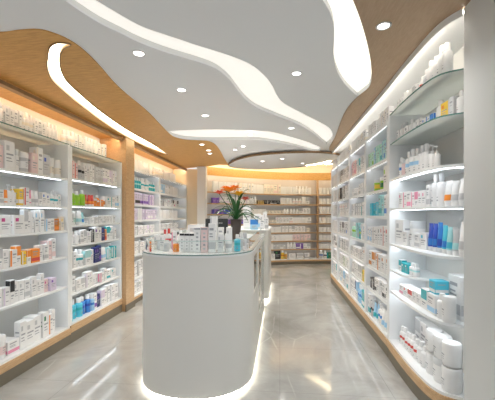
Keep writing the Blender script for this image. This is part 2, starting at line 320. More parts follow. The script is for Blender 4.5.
# ------------------------------------------------------------------ shelving bays
def strip_off(path, d):
    """offset a path sideways by d along its left normal"""
    out = []
    for i, p in enumerate(path):
        a = Vector(path[max(i-1, 0)]); b = Vector(path[min(i+1, len(path)-1)]); t = (b-a).normalized(); out.append((p[0]-t.y*d, p[1]+t.x*d))
    return out
def bay(name, label, front, back, levels, top, backm, inward, sidem=M_shelfw, tled=None, ends=(1, 1), glassy=(), warm_top=True, base='oak', edge=None, divs=(), group='shelving bays along the walls', base_top=.16, led=M_led, kick=True, lastwarm=True, partial=None, ledw=.02, side_top=None, ledz=.03, ledoff=.05, ledtw=.03, hide=False, toppath=None):
    """front/back: plan paths; levels: shelf tops; inward: +1 when the back lies on the left normal of front, else -1"""
    r = empty(name, (front[0][0], front[0][1], 0)); tag(r, label, 'shelving', group)
    L = r.location
    def P(pts): return [(p[0]-L.x, p[1]-L.y) for p in pts]
    th = .02
    MB().prism(P(back)+P(strip_off(back, .02*inward))[::-1], .0, top).build('back_panel', backm, r)
    for k, e in enumerate(ends):
        if e:
            i = 0 if k == 0 else -1
            a, b = Vector(front[i]), Vector(back[i]); t = (Vector(front[1])-Vector(front[0])).normalized() if k == 0 else (Vector(front[-1])-Vector(front[-2])).normalized()
            q = t*(.036 if k == 0 else -.036)
            MB().prism(P([a, b, b+q, a+q]), levels[0], side_top or top).build('side_panel', sidem, r)
    for (a, b, dm) in divs:
        a, b = Vector(a), Vector(b); t = (b-a).normalized(); q = Vector((-t.y, t.x))*.018
        MB().prism(P([a-q, b-q, b+q, a+q]), base_top, top).build('divider', dm, r)
    f2 = strip_off(front, .012*inward)
    for i, z in enumerate(levels):
        gl = i in glassy
        fr = f2; bk = back
        if partial and i in partial: fr, bk = partial[i]
        s = MB().prism(P(fr)+P(bk)[::-1], z-(.010 if gl else th), z)
        if i == 0: continue
        so = s.build('shelf', M_frost if gl else (edge and M_backtaupe or M_shelfw), r)
        eo = MB().prism(P(strip_off(fr, -.003*inward))+P(strip_off(fr, .0*inward))[::-1], z-(.010 if gl else th), z).build('shelf_edge', M_gedge if gl else (edge or M_shelfw), so)
        eo.parent = so
        if hide and not gl:
            MB().prism(P(strip_off(fr, -.003*inward))+P(strip_off(fr, .004*inward))[::-1], z-.034, z-th).build('shelf_lip', edge or M_shelfw, so)
            MB().prism(P(strip_off(fr, .0045*inward))+P(strip_off(fr, .007*inward))[::-1], z-.0335, z-th-.0005).build('light_strip', M_ledhid, so); continue
        if not gl:
            wl = led
            if len(fr) == 2: t_ = (Vector(fr[1])-Vector(fr[0])).normalized()*.09; fr = [tuple(Vector(fr[0])+t_), tuple(Vector(fr[1])-t_)]
            MB().prism(P(strip_off(fr, .03*inward))+P(strip_off(fr, (.03+ledw)*inward))[::-1], z-th-.0018, z-th-.0005).build('light_strip', wl, so)
    # light at the top opening
    tp = toppath or front
    MB().prism(P(strip_off(tp, ledoff*inward))+P(strip_off(tp, (ledoff+ledtw)*inward))[::-1], top-ledz, top-ledz+.01).build('light_strip', tled or M_ledw, r)
    # base: oak fascia above a recessed dark plinth
    MB().prism(P(front)+P(back)[::-1], levels[0]-.022, levels[0]).build('base_shelf', M_shelfw, r)
    MB().prism(P(strip_off(front, -.012*inward))+P(strip_off(front, .012*inward))[::-1], levels[0]*.55, levels[0]-.022).build('base_fascia', M_oakB, r)
    MB().prism(P(strip_off(front, -.002*inward))+P(strip_off(front, .02*inward))[::-1], 0, levels[0]*.55).build('plinth', M_plinth, r)
    return r
XL, XLb = -2.33, -2.68
def straight(x0, y0, y1, xb): return [(x0, y0), (x0, y1)], [(xb, y0), (xb, y1)]
LV1 = [.20, .65, .98, 1.27, 1.53, 1.84, 2.23]; LV2 = [.22, .54, .82, 1.09, 1.32, 1.55, 1.86, 2.22]
LV3 = [.13, .41, .79, 1.10, 1.355, 1.61, 1.87, 2.18]
f, b = straight(XL, 1.7, 3.47, XLb); bay('shelving_bay', 'wide white wall bay with tall gaps and a glass top shelf', f, b, LV1, 2.60, M_back, 1, ledoff=.037, ledz=.024, side_top=LV1[-1]-.012, glassy=(6,))
f, b = straight(XL, 3.475, 4.69, XLb); bay('shelving_bay', 'white wall bay standing before the oak post', f, b, LV2, 2.60, M_back, 1, ledoff=.037, ledz=.024, side_top=LV2[-1]-.012, glassy=(7,))
f, b = straight(XL, 4.99, 6.25, XLb); bay('shelving_bay', 'white wall bay just past the oak post', f, b, LV3, 2.60, M_back, 1, hide=True, ledoff=.037, ledz=.024, side_top=LV3[-1]-.012)
f, b = straight(XL, 6.255, 8.1, XLb); bay('shelving_bay', 'white wall bay ending beside the white column', f, b, LV3, 2.60, M_back, 1, hide=True, ledoff=.037, ledz=.024, side_top=LV3[-1]-.012)
XR, XRb = 1.09, 1.44
R1F = cr([(1.31, 2.25), (1.285, 2.32), (1.24, 2.375), (1.185, 2.405), (1.125, 2.46), (1.09, 2.58), (1.075, 2.8), (1.075, 3.1), (1.09, 3.455)], 4)
R1H = cr([(1.163, 2.238), (1.12, 2.32), (1.09, 2.45), (1.08, 2.7), (1.08, 3.1), (1.09, 3.455)], 4)
R1B = [(XRb, 2.25), (XRb, 3.455)]
R1I = cr([(1.43, 2.84), (1.33, 2.88), (1.2, 2.98), (1.11, 3.12), (1.10, 3.45)], 4)
RV1 = [.20, .69, .90, 1.155, 1.506, 1.795, 2.145, 2.445]
RV2 = [.20, .54, .81, 1.10, 1.43, 1.72, 2.03, 2.40]
bay('shelving_bay', 'white cabinet bay with curved shelf fronts beside the grey pilaster', R1F, R1B, RV1, 2.74, M_wall, -1, glassy=(6, 7), ends=(0, 1), warm_top=False, side_top=2.433, toppath=R1H, ledw=.036, ledoff=.008, ledtw=.018, ledz=-.003, tled=M_ledtop, partial={2: (R1I, [(XRb, 2.84), (XRb, 3.44)])})
tag(MB().prism(strip_off(R1H, .004)+strip_off(R1H, -.010)[::-1], 2.718, 2.764).build('trim_cabinet_head', M_white), kind='structure')
YR = [3.46, 4.37, 5.36, 6.45, 7.20]
tag(MB().box(1.086, 1.102, 3.46, 7.2, 2.718, 2.764).build('trim_cabinet_head', M_white), kind='structure')
nm = ['second', 'third', 'fourth', 'fifth']
for i in range(4):
    f, b = straight(XR, YR[i]+.003, YR[i+1], XRb)
    bay('shelving_bay', f'straight white cabinet bay, {nm[i]} along from the grey pilaster', f, b, RV2, 2.74, M_wall, -1, warm_top=False, side_top=2.39, ledoff=.008, ledtw=.018, ledz=-.003, tled=M_ledtop, hide=True)
RVB = [.15, .44, .68, .92, 1.18, 1.45, 1.73, 2.02]
ODF, ODB = (1.10, 9.735), (1.10, 10.05)
bay('shelving_unit', 'long curved wooden shelving unit across the back wall', BACKF, BACKB, RVB, 2.5, M_backtaupe, 1, ends=(0, 0), edge=M_oakB, divs=((ODF, ODB, M_oakB),), group=None, sidem=M_oakB, tled=M_ledback, hide=True, ledw=.035, ledz=-.015, ledoff=.07)
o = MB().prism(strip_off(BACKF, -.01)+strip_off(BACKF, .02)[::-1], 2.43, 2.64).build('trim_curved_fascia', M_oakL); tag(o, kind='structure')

# ------------------------------------------------------------------ products
COL = dict(white=(.80, .80, .80), cream=(.80, .74, .64), grey=(.52, .53, .55), pink=(.75, .28, .42), palepink=(.78, .60, .60), magenta=(.55, .06, .25), red=(.62, .07, .06), orange=(.85, .28, .04),
           amber=(.62, .22, .03), yellow=(.85, .58, .06), green=(.30, .58, .04), darkgreen=(.03, .20, .07), teal=(.03, .42, .48), paleteal=(.38, .68, .70), cyan=(.08, .52, .68), blue=(.04, .22, .62),
           royal=(.03, .08, .45), navy=(.02, .03, .16), skyblue=(.35, .60, .82), purple=(.22, .10, .45), lilac=(.66, .58, .72), black=(.02, .02, .025), mint=(.5, .78, .66), silver=(.6, .62, .64), gold=(.5, .33, .08))
NICE = dict(palepink='pale pink', darkgreen='dark green', paleteal='pale teal', royal='royal blue', skyblue='sky blue')
def cm(c): return mat('pack_'+c, COL[c], .42 if c != 'silver' else .3)
MESH = {}
def box_mesh(w, d, h, c, a, st, fine):
    m = MB(); e = .0008
    if fine: m.cbox(-w/2, w/2, -d/2, d/2, 0, h, .0018, 0)
    else: m.box(-w/2, w/2, -d/2, d/2, 0, h, 0)
    def quad(x0, x1, z0, z1, mi):      # on the front
        y = -d/2-e; m.add([(x0, y, z0), (x1, y, z0), (x1, y, z1), (x0, y, z1)], [(0, 1, 2, 3)], mi)
    def side(y0, y1, z0, z1, mi):      # on both ends
        for s in (-1, 1):
            x = s*(w/2+e); m.add([(x, y0, z0), (x, y1, z0), (x, y1, z1), (x, y0, z1)], [(0, 1, 2, 3) if s > 0 else (3, 2, 1, 0)], mi)
    W, H, D = w*.5, h, d*.5
    if st == 0:    # colour band near the foot, lines of print above
        quad(-W*.97, W*.97, H*.12, H*.36, 1); side(-D*.95, D*.95, H*.12, H*.36, 1)
        quad(-W*.7, W*.5, H*.76, H*.84, 2); quad(-W*.7, W*.2, H*.62, H*.66, 2); quad(-W*.7, W*.35, H*.53, H*.57, 2)
        side(-D*.6, D*.5, H*.7, H*.76, 2)
    elif st == 1:  # plain pack: a square mark and print
        quad(-W*.7, -W*.1, H*.66, H*.84, 1); quad(-W*.7, W*.7, H*.5, H*.56, 2); quad(-W*.7, W*.3, H*.38, H*.42, 2); quad(-W*.7, W*.5, H*.28, H*.31, 2)
        side(-D*.6, D*.6, H*.6, H*.66, 2); side(-D*.6, D*.2, H*.45, H*.5, 1)
    elif st == 2:  # upright stripe
        quad(-W*.98, -W*.5, H*.03, H*.97, 1); quad(-W*.3, W*.7, H*.68, H*.77, 2); quad(-W*.3, W*.5, H*.54, H*.58, 2); quad(-W*.3, W*.6, H*.2, H*.24, 2)
        side(-D*.7, -D*.2, H*.1, H*.9, 1)
    elif st == 3:  # half coloured
        quad(-W*.98, W*.98, H*.5, H*.97, 1); quad(-W*.6, W*.6, H*.3, H*.37, 2); quad(-W*.6, W*.2, H*.2, H*.24, 2); side(-D*.95, D*.95, H*.5, H*.97, 1)
    elif st == 4:  # column of dots
        for k in range(5): quad(-W*.35, W*.35, H*(.12+k*.15), H*(.19+k*.15), 2 if k % 2 else 1)
        quad(-W*.95, W*.95, H*.9, H*.97, 2); side(-D*.5, D*.5, H*.2, H*.24, 2)
    elif st == 5:  # dark top edge, column of dots below
        quad(-W*.99, W*.99, H*.86, H*.97, 1); side(-D*.98, D*.98, H*.86, H*.97, 1)
        for k in range(4): quad(-W*.3, W*.3, H*(.14+k*.16), H*(.19+k*.16), 2)
    m2 = m.mesh('carton'); [m2.materials.append(x) for x in (cm(c), cm(a), M_text)]; return m2
def bottle_mesh(w, h, c, a, pump, n):
    a = c if a == 'grey' else a
    r = w/2; m = MB(); sh = h*(.66 if pump else .74)
    prof = [(r*.9, 0), (r, h*.02), (r, sh*.14), (r*1.004, sh*.145), (r*1.004, sh*.5), (r*1.004, sh*.68), (r, sh*.69), (r, sh*.9), (r*.8, sh*.97), (r*.42, sh*1.0), (r*.42, sh*1.04)]
    m.lathe(prof, n, mis=[0, 0, 0, 0, 1, 1, 0, 0, 0, 0])
    y = -r*1.02
    m.add([(-r*.3, y, sh*.22), (r*.3, y, sh*.22), (r*.3, y, sh*.28), (-r*.3, y, sh*.28)], [(0, 1, 2, 3)], 2)
    m.add([(-r*.3, y, sh*.36), (r*.3, y, sh*.36), (r*.3, y, sh*.39), (-r*.3, y, sh*.39)], [(0, 1, 2, 3)], 2)
    me = m.mesh('bottle'); [me.materials.append(x) for x in (cm(c), cm(a), M_text)]
    k = MB()
    if pump:
        k.lathe([(r*.46, sh*1.03), (r*.46, sh*1.12), (r*.16, sh*1.13), (r*.14, h*.9)], n)
        k.box(-r*.22, r*.22, -r*.9, r*.3, h*.9, h*.96); k.box(-r*.12, r*.12, -r*.95, -r*.7, h*.86, h*.9)
    else:
        k.lathe([(r*.56, sh*1.02), (r*.56, h*.97), (r*.5, h)], n)
    ke = k.mesh('cap'); return me, ke
def jar_mesh(w, h, c, a, n):
    a = c if a == 'grey' else a
    r = w/2; m = MB(); m.lathe([(r*.92, 0), (r, h*.05), (r, h*.2), (r*1.004, h*.2), (r*1.004, h*.55), (r, h*.55), (r, h*.72)], n, mis=[0, 0, 0, 1, 0, 0])
    y = -r*1.015
    for z0, z1, x1 in ((.46, .51, .35), (.36, .39, .2), (.28, .30, .3)): m.add([(-r*.3, y, h*z0), (r*x1, y, h*z0), (r*x1, y, h*z1), (-r*.3, y, h*z1)], [(0, 1, 2, 3)], 2)
    me = m.mesh('jar'); [me.materials.append(x) for x in (cm(c), cm(a), M_text)]
    k = MB(); k.lathe([(r*1.03, h*.721), (r*1.03, h*.95), (r*.95, h)], n); return me, k.mesh('lid')
def tube_mesh(w, h, c, a, n=12):
    m = MB(); vs = []; rings = []; lv = [(.16, .40, .40), (.22, .46, .42), (.45, .5, .34), (.8, .5, .14), (.93, .5, .03), (1, .5, .02)]
    fs = []
    for z, rx, ry in lv: vs += [(w*rx*math.cos(2*PI*i/n), w*ry*math.sin(2*PI*i/n), h*z) for i in range(n)]
    mi = [0, 1, 0, 0, 0]
    for q in range(5): m.add(vs, [], 0) if False else None
    k = 0; m.v = vs
    for q in range(5):
        for i in range(n):
            j = (i+1) % n; m.f.append([q*n+i, q*n+j, q*n+n+j, q*n+n+i]); m.m.append(mi[q]); m.sm.append(True)
    m.f.append(list(range(n-1, -1, -1))); m.m.append(0); m.sm.append(False); m.f.append([5*n+i for i in range(n)]); m.m.append(0); m.sm.append(False)
    me = m.mesh('tube'); [me.materials.append(x) for x in (cm(c), cm(a), M_text)]
    kk = MB(); kk.lathe([(w*.36, 0), (w*.38, h*.155), (w*.36, h*.158)], n); return me, kk.mesh('cap')
COUNT = {}
DEFER = []
ALL = []
def product(kind, c, a, w, d, h, x, y, z, rz, label, small=False, group=None, capc=None, st=None, force=False):
    """one product on its own: carton, bottle, pump, jar, tub or tube"""
    n = 10 if small else 16
    w, d, h = round(w, 3), round(d, 3), round(h, 3)
    if kind in ('box', 'tall', 'flat'):
        st = st if st is not None else random.choice([0, 1, 1, 2, 3] if c == 'white' else [0, 1, 2])
        key = (kind, w, d, h, c, a, st, small)
        if key not in MESH: MESH[key] = (box_mesh(w, d, h, c, a, st, not small), None)
    elif kind in ('bottle', 'pump'):
        key = (kind, w, h, c, a, capc, small)
        if key not in MESH: MESH[key] = bottle_mesh(w, h, c, a, kind == 'pump', n)
    elif kind in ('jar', 'tub'):
        key = (kind, w, h, c, a, small)
        if key not in MESH: MESH[key] = jar_mesh(w, h, c, a, n)
    else:
        key = (kind, w, h, c, a, small)
        if key not in MESH: MESH[key] = tube_mesh(w, h, c, a)
    if kind == 'tall' and small and not force:
        DEFER.append((h*w/(x*x+y*y), (kind, c, a, w, d, h, x, y, z, rz, label, small, group, capc, st), key)); return None
    name, cat = {'box': ('medicine_box', 'box'), 'tall': ('tall_carton', 'carton'), 'flat': ('flat_box', 'flat box'), 'bottle': ('bottle', 'bottle'), 'pump': ('pump_bottle', 'pump bottle'),
                 'jar': ('cream_jar', 'jar'), 'tub': ('lidded_tub', 'tub'), 'tube': ('cream_tube', 'tube')}[kind]
    me, ke = MESH[key]
    o = bpy.data.objects.new(name, me); sc.collection.objects.link(o); o.location = (x, y, z); o.rotation_euler = (0, 0, rz)
    tag(o, label, cat, group)
    if ke is not None:
        cc = capc or ('white' if random.random() < .8 or small else 'silver')
        k = bpy.data.objects.new('pump_head' if kind == 'pump' else 'lid' if kind in ('jar', 'tub') else 'cap', ke)
        if not ke.materials: ke.materials.append(cm(cc))
        sc.collection.objects.link(k); k.parent = o
    COUNT[cat] = COUNT.get(cat, 0)+1
    return o
NOUN = {'box': 'box', 'tall': 'carton', 'flat': 'flat box', 'bottle': 'bottle', 'pump': 'pump bottle', 'jar': 'jar', 'tub': 'lidded tub', 'tube': 'tube'}
def describe(kind, c, a):
    s = f"{NICE.get(c, c)} {NOUN[kind]}"
    if a != c and a not in ('grey',): s += f" with {NICE.get(a, a)}"
    return s
def row(path, z, level, bayname, anchor, items, start=.03, inward=1, off=.03, small=False, group=None, rev=False, depth=.085, jit=.03, end=.03):
    """items in order along the path: (kind, colour, accent, w, h, count, gap) ; ('gap', m)"""
    seg = []; tot = 0
    for p, q in zip(path, path[1:]): l = math.dist(p, q); seg.append((tot, l, p, q)); tot += l
    def at(s):
        for s0, l, p, q in seg:
            if s <= s0+l+1e-6: break
        t = (s-s0)/l; d = ((q[0]-p[0])/l, (q[1]-p[1])/l)
        return p[0]+(q[0]-p[0])*t, p[1]+(q[1]-p[1])*t, d
    s = start; placed = []
    for it in items:
        if it[0] == 'gap': s += it[1]; continue
        kind, c, a, w, h, n, g = (list(it)+[.004])[:7]
        for k in range(n):
            cw = c if isinstance(c, str) else random.choice(c); aw = a if isinstance(a, str) else random.choice(a)
            if s+w > tot-end: break
            placed.append((kind, cw, aw, w, h*(1 if small else random.choice((1, 1, 1, .97, 1.03))), s+w/2)); s += w+g
    N = len(placed)
    for i, (kind, c, a, w, h, sc_) in enumerate(placed):
        px, py, d = at(sc_); nx, ny = -d[1]*inward, d[0]*inward
        dd = w if kind in ('bottle', 'pump', 'jar', 'tub') else (w*.8 if kind == 'tube' else (min(depth, max(.03, w*.9)) if kind == 'tall' else depth))
        o_ = off+dd/2+(random.random()*jit)
        rz = math.atan2(-nx, ny)+(random.uniform(-.03, .03) if kind not in ('box', 'tall', 'flat') else random.uniform(-.012, .012))
        num = N-i if rev else i+1
        lab = f"{describe(kind, c, a)}, {ordw(num)} from {anchor}, {ordw(level)} shelf up, {bayname}"
        product(kind, c, a, w, dd, round(h, 2), px+nx*o_, py+ny*o_, z+.0005, rz, lab, small, group)
W_ = 'white'
MIX = ('grey', 'skyblue', 'pink', 'grey', 'grey', 'teal', 'grey')
# ---- wide wall bay (path starts where the photograph does)
PL1 = [(XL, 2.42), (XL, 3.44)]
def L1(lv, items, **k): row(PL1, LV1[lv-1], lv, 'widest wall bay', 'white divider', items, start=0, rev=True, group=f'products on the {ordw(lv)} shelf of the widest wall bay', end=.012, **k)
L1(7, [('tall', W_, 'cream', .05, .19, 2), ('bottle', W_, 'grey', .055, .2, 3), ('tall', W_, 'grey', .045, .18, 4), ('bottle', W_, 'cream', .05, .19, 3), ('tall', W_, 'grey', .045, .18, 3), ('bottle', W_, 'grey', .05, .19, 4)], jit=.01, off=.09)
L1(6, [('box', 'cream', 'palepink', .10, .17, 1), ('box', 'palepink', 'grey', .1, .2, 1), ('tall', W_, 'grey', .11, .26, 1), ('jar', W_, 'grey', .1, .2, 1), ('jar', 'grey', 'white', .10, .19, 1), ('box', 'palepink', 'cream', .08, .2, 1), ('tall', W_, 'cream', .09, .26, 1), ('box', 'grey', 'royal', .1, .23, 1), ('jar', W_, 'cream', .08, .2, 2)])
L1(5, [('tall', W_, 'red', .05, .15, 2), ('box', 'red', 'white', .045, .14, 1), ('tall', W_, 'grey', .045, .13, 1), ('tube', 'orange', 'white', .045, .13, 1), ('pump', W_, 'grey', .055, .19, 2), ('box', 'yellow', 'white', .055, .15, 1), ('tall', W_, 'red', .06, .17, 1), ('tube', 'pink', 'white', .05, .15, 1), ('tube', W_, 'grey', .045, .15, 2), ('tall', W_, 'grey', .045, .14, 1), ('box', W_, 'blue', .06, .14, 1), ('tall', W_, 'royal', .05, .13, 1), ('pump', W_, 'teal', .05, .18, 2), ('tall', W_, 'teal', .045, .13, 2)])
L1(4, [('box', W_, 'pink', .09, .16, 2), ('box', W_, 'magenta', .12, .17, 2, .002), ('tall', W_, 'grey', .05, .21, 2), ('bottle', W_, 'grey', .05, .2, 1), ('tall', W_, 'skyblue', .055, .22, 2), ('box', W_, 'skyblue', .08, .13, 1), ('box', W_, 'grey', .06, .13, 1), ('box', 'amber', 'orange', .08, .13, 1), ('tall', 'cream', 'yellow', .05, .15, 1)])
L1(3, [('box', 'yellow', 'green', .05, .19, 1), ('tall', W_, 'yellow', .07, .16, 1), ('tall', W_, 'grey', .065, .17, 2), ('box', W_, 'orange', .08, .15, 1), ('tall', W_, 'orange', .06, .18, 1), ('box', 'yellow', 'white', .05, .12, 1), ('box', W_, 'orange', .045, .13, 1), ('box', 'orange', 'red', .11, .13, 1), ('tall', W_, 'grey', .06, .16, 2), ('box', 'palepink', 'white', .06, .19, 1), ('tall', W_, 'palepink', .055, .2, 1)])
L1(2, [('box', W_, 'grey', .1, .16, 2), ('tall', W_, 'lilac', .07, .16, 1), ('tall', W_, 'black', .05, .21, 1), ('tall', W_, 'grey', .055, .19, 1), ('tall', W_, 'grey', .065, .18, 3), ('box', W_, 'grey', .06, .15, 1), ('tall', W_, 'grey', .05, .19, 1), ('box', 'palepink', 'magenta', .06, .13, 1), ('box', 'lilac', 'purple', .09, .13, 1)])
L1(1, [('flat', W_, 'palepink', .16, .13, 1), ('jar', W_, 'palepink', .09, .2, 1), ('flat', W_, 'pink', .13, .12, 1), ('tall', W_, 'grey', .07, .26, 1), ('box', W_, 'grey', .11, .23, 1), ('box', W_, 'grey', .1, .24, 1), ('tall', W_, 'darkgreen', .08, .25, 1), ('tall', W_, 'orange', .06, .22, 1), ('tall', W_, 'silver', .05, .23, 1)], depth=.12)
# ---- bay before the post
PL2 = [(XL, 3.52), (XL, 4.65)]
def L2(lv, items, **k): row(PL2, LV2[lv-1], lv, 'bay before oak post', 'white divider', items, start=.0, group=f'products on the {ordw(lv)} shelf before the oak post', end=-.01, **k)
L2(8, [('bottle', W_, 'cream', .07, .2, 3), ('tall', W_, 'cream', .06, .19, 3), ('bottle', W_, 'grey', .07, .21, 4), ('tall', W_, 'cream', .06, .2, 3), ('gap', .2)], off=.09)
L2(7, [('tall', 'palepink', 'red', .06, .2, 3), ('bottle', 'grey', 'black', .06, .22, 2), ('tall', W_, 'grey', .06, .22, 3), ('tall', 'silver', 'grey', .06, .2, 3), ('tall', W_, 'lilac', .06, .21, 8)])
L2(6, [('bottle', 'green', 'green', .075, .18, 4), ('tube', 'red', 'orange', .06, .14, 3), ('jar', 'orange', 'orange', .08, .1, 1), ('bottle', 'orange', 'white', .06, .15, 1), ('box', 'orange', 'white', .09, .09, 1), ('jar', W_, 'amber', .06, .14, 1), ('box', W_, 'teal', .12, .14, 2), ('tall', W_, 'skyblue', .07, .17, 2)])
L2(5, [('tall', W_, 'grey', .06, .13, 1), ('jar', W_, 'mint', .11, .16, 1), ('tube', W_, 'paleteal', .08, .17, 1), ('tube', 'paleteal', 'blue', .045, .15, 1), ('flat', W_, 'grey', .09, .09, 3), ('box', W_, 'grey', .06, .11, 7)])
L2(4, [('bottle', W_, 'grey', .07, .16, 3), ('tall', W_, 'grey', .07, .17, 2), ('box', W_, 'lilac', .08, .14, 1), ('tall', 'black', 'white', .05, .17, 1), ('box', W_, 'purple', .1, .19, 1), ('tall', W_, 'navy', .06, .18, 1), ('box', 'navy', 'royal', .09, .18, 1), ('box', 'orange', 'red', .05, .15, 1), ('tall', W_, 'teal', .09, .19, 2), ('tall', W_, 'grey', .07, .17, 1)])
L2(3, [('tall', W_, 'grey', .07, .19, 2), ('bottle', W_, 'teal', .08, .2, 2), ('box', W_, 'paleteal', .11, .18, 1), ('tall', W_, 'skyblue', .07, .18, 1), ('tall', 'navy', 'purple', .06, .2, 3), ('tube', W_, 'skyblue', .07, .18, 2), ('tall', 'paleteal', 'white', .06, .16, 1), ('pump', 'mint', 'teal', .08, .22, 1), ('box', 'teal', 'white', .07, .17, 1)])
L2(2, [('tall', W_, 'grey', .06, .2, 2), ('box', W_, 'grey', .09, .14, 2), ('tall', W_, 'lilac', .07, .19, 2), ('jar', W_, 'grey', .08, .14, 2), ('box', W_, 'pink', .09, .13, 1), ('tall', W_, 'grey', .07, .17, 1), ('flat', W_, 'teal', .14, .13, 2), ('tube', W_, 'mint', .07, .18, 1)])
L2(1, [('bottle', 'cyan', 'teal', .09, .22, 3), ('bottle', 'blue', 'royal', .08, .21, 2), ('bottle', 'skyblue', 'blue', .07, .2, 1), ('box', W_, 'purple', .07, .2, 1), ('box', 'navy', 'purple', .07, .18, 1), ('tall', W_, 'lilac', .08, .21, 2), ('tall', W_, 'grey', .09, .23, 5)])
# ---- bay past the post, bay by the column
PL3 = [(XL, 5.03), (XL, 6.21)]; PL4 = [(XL, 6.30), (XL, 8.05)]
def L3(lv, items, **k): row(PL3, LV3[lv-1], lv, 'bay past oak post', 'post', items, start=.005, group=f'products on the {ordw(lv)} shelf past the oak post', small=True, end=-.01, **k)
def L4(lv, items, **k): row(PL4, LV3[lv-1], lv, 'bay beside white column', 'divider', items, start=.005, group=f'products on the {ordw(lv)} shelf beside the column', small=True, end=-.01, **k)
L3(8, [('bottle', W_, 'cream', .08, .22, 4), ('tall', W_, 'cream', .07, .2, 4), ('bottle', W_, 'grey', .07, .21, 7)], off=.09)
L3(7, [('bottle', W_, 'teal', .07, .2, 3), ('bottle', 'teal', 'paleteal', .07, .19, 3), ('bottle', W_, 'teal', .065, .2, 5), ('bottle', 'teal', 'white', .07, .18, 4)])
L3(6, [('box', 'lilac', 'white', .09, .2, 2), ('box', 'lilac', 'black', .1, .2, 2), ('box', 'lilac', 'purple', .09, .19, 7)])
L3(5, [('box', 'lilac', 'grey', .09, .18, 3), ('tall', W_, 'purple', .07, .19, 3), ('box', 'lilac', 'white', .09, .18, 7)])
L3(4, [('box', W_, 'grey', .09, .17, 3), ('box', W_, 'lilac', .08, .15, 9)])
L3(3, [('box', 'black', 'grey', .1, .14, 1), ('tall', W_, 'grey', .08, .2, 4), ('box', W_, ('grey', 'navy'), .09, .18, 7)])
L3(2, [('box', W_, ('grey', 'pink'), .1, .22, 3), ('tall', W_, 'grey', .08, .25, 8)])
L3(1, [('box', W_, 'grey', .11, .19, 3), ('tall', W_, ('grey', 'darkgreen'), .09, .2, 8)])
L4(8, [('bottle', W_, 'cream', .08, .2, 5), ('tall', W_, 'cream', .08, .19, 10)], off=.09)
L4(7, [('box', 'skyblue', 'white', .1, .18, 3), ('bottle', W_, 'grey', .08, .17, 4), ('tall', 'skyblue', 'teal', .08, .18, 6)])
L4(6, [('box', 'grey', 'black', .08, .12, 4), ('box', W_, ('magenta', 'black', 'grey'), .08, .15, 11)])
L4(5, [('tall', W_, 'red', .08, .17, 3), ('tall', ('red', 'pink'), 'white', .07, .18, 4), ('tall', W_, 'magenta', .08, .17, 8)])
L4(4, [('box', W_, 'grey', .1, .15, 12)])
L4(3, [('tall', W_, ('grey', 'skyblue'), .09, .22, 13)])
L4(2, [('tall', W_, 'grey', .1, .25, 12)])
# ---- curved cabinet bay
PR1 = [(p[0], p[1]) for p in R1F if p[1] > 2.40]
def R1(lv, items, off=.025, path=None, **k): row(path or PR1, RV1[lv-1], lv, 'curved cabinet bay', 'grey pilaster', items, inward=-1, off=off, group=f'products on the {ordw(lv)} shelf of the curved cabinet bay', **k)
SX = [(1.12, 2.40), (1.12, 3.42)]; SL1 = [(1.215, 2.34), (1.125, 3.43)]      # straight line just behind the curved fronts
R1(8, [('bottle', W_, 'grey', .068, .21, 1), ('bottle', W_, 'grey', .075, .24, 1, .012), ('bottle', W_, 'grey', .07, .20, 2), ('bottle', 'silver', 'grey', .06, .16, 1), ('gap', .02), ('bottle', W_, 'red', .055, .14, 1), ('gap', .02), ('tall', W_, 'grey', .05, .11, 2), ('jar', W_, 'grey', .07, .11, 2), ('bottle', W_, 'grey', .05, .15, 2), ('tall', W_, 'grey', .05, .12, 3)], path=SX, start=.04, jit=.01)
R1(7, [('gap', .04), ('bottle', W_, 'grey', .065, .17, 1), ('tall', 'silver', 'grey', .06, .14, 1), ('box', 'yellow', 'orange', .09, .13, 1, .03), ('bottle', W_, 'grey', .07, .18, 1), ('tall', W_, 'blue', .055, .1, 3), ('tall', W_, 'grey', .055, .12, 2), ('jar', W_, 'grey', .07, .11, 1), ('bottle', W_, 'grey', .06, .17, 1), ('tall', W_, 'black', .06, .12, 1), ('bottle', W_, 'grey', .06, .17, 2), ('tall', W_, 'grey', .05, .12, 1)], path=SL1, jit=.01, off=.01, start=.01)
R1(6, [('gap', .33), ('pump', W_, 'grey', .055, .2, 1), ('pump', W_, 'grey', .06, .22, 1, .02), ('bottle', W_, 'grey', .07, .24, 2), ('bottle', W_, 'skyblue', .078, .23, 3), ('bottle', 'palepink', 'grey', .05, .17, 1), ('bottle', W_, 'blue', .06, .2, 2)], path=SL1, jit=.008, off=.01)
R1(5, [('tube', W_, 'grey', .085, .19, 1), ('tube', W_, 'grey', .08, .19, 1), ('tube', W_, 'orange', .08, .19, 1, .025), ('bottle', W_, 'grey', .07, .27, 1), ('bottle', W_, 'grey', .065, .26, 1), ('tall', W_, 'grey', .055, .17, 1), ('box', W_, 'pink', .06, .14, 4), ('box', W_, 'pink', .078, .15, 4)], path=SL1, jit=.008, off=.01, start=.01)
R1(4, [('tube', W_, 'grey', .08, .23, 1), ('tube', 'grey', 'paleteal', .065, .2, 1), ('tube', 'paleteal', 'cyan', .06, .2, 1), ('tube', 'cyan', 'blue', .06, .22, 1), ('tube', 'blue', 'royal', .06, .23, 1), ('tube', 'royal', 'blue', .06, .22, 2), ('box', W_, 'cyan', .1, .14, 1), ('box', W_, 'grey', .09, .13, 1), ('tub', W_, 'grey', .13, .23, 1), ('box', W_, 'grey', .08, .13, 1), ('box', W_, 'grey', .17, .24, 1)], path=SL1, jit=.006, off=.01, start=.01, end=.0)
R1(3, [('bottle', W_, 'paleteal', .06, .11, 2), ('box', 'teal', 'white', .07, .09, 2), ('tall', W_, 'teal', .06, .11, 1), ('box', W_, 'red', .10, .14, 1)], path=[(1.15, 2.99), (1.13, 3.43)], start=.01, end=0, off=.015, jit=0, depth=.08)
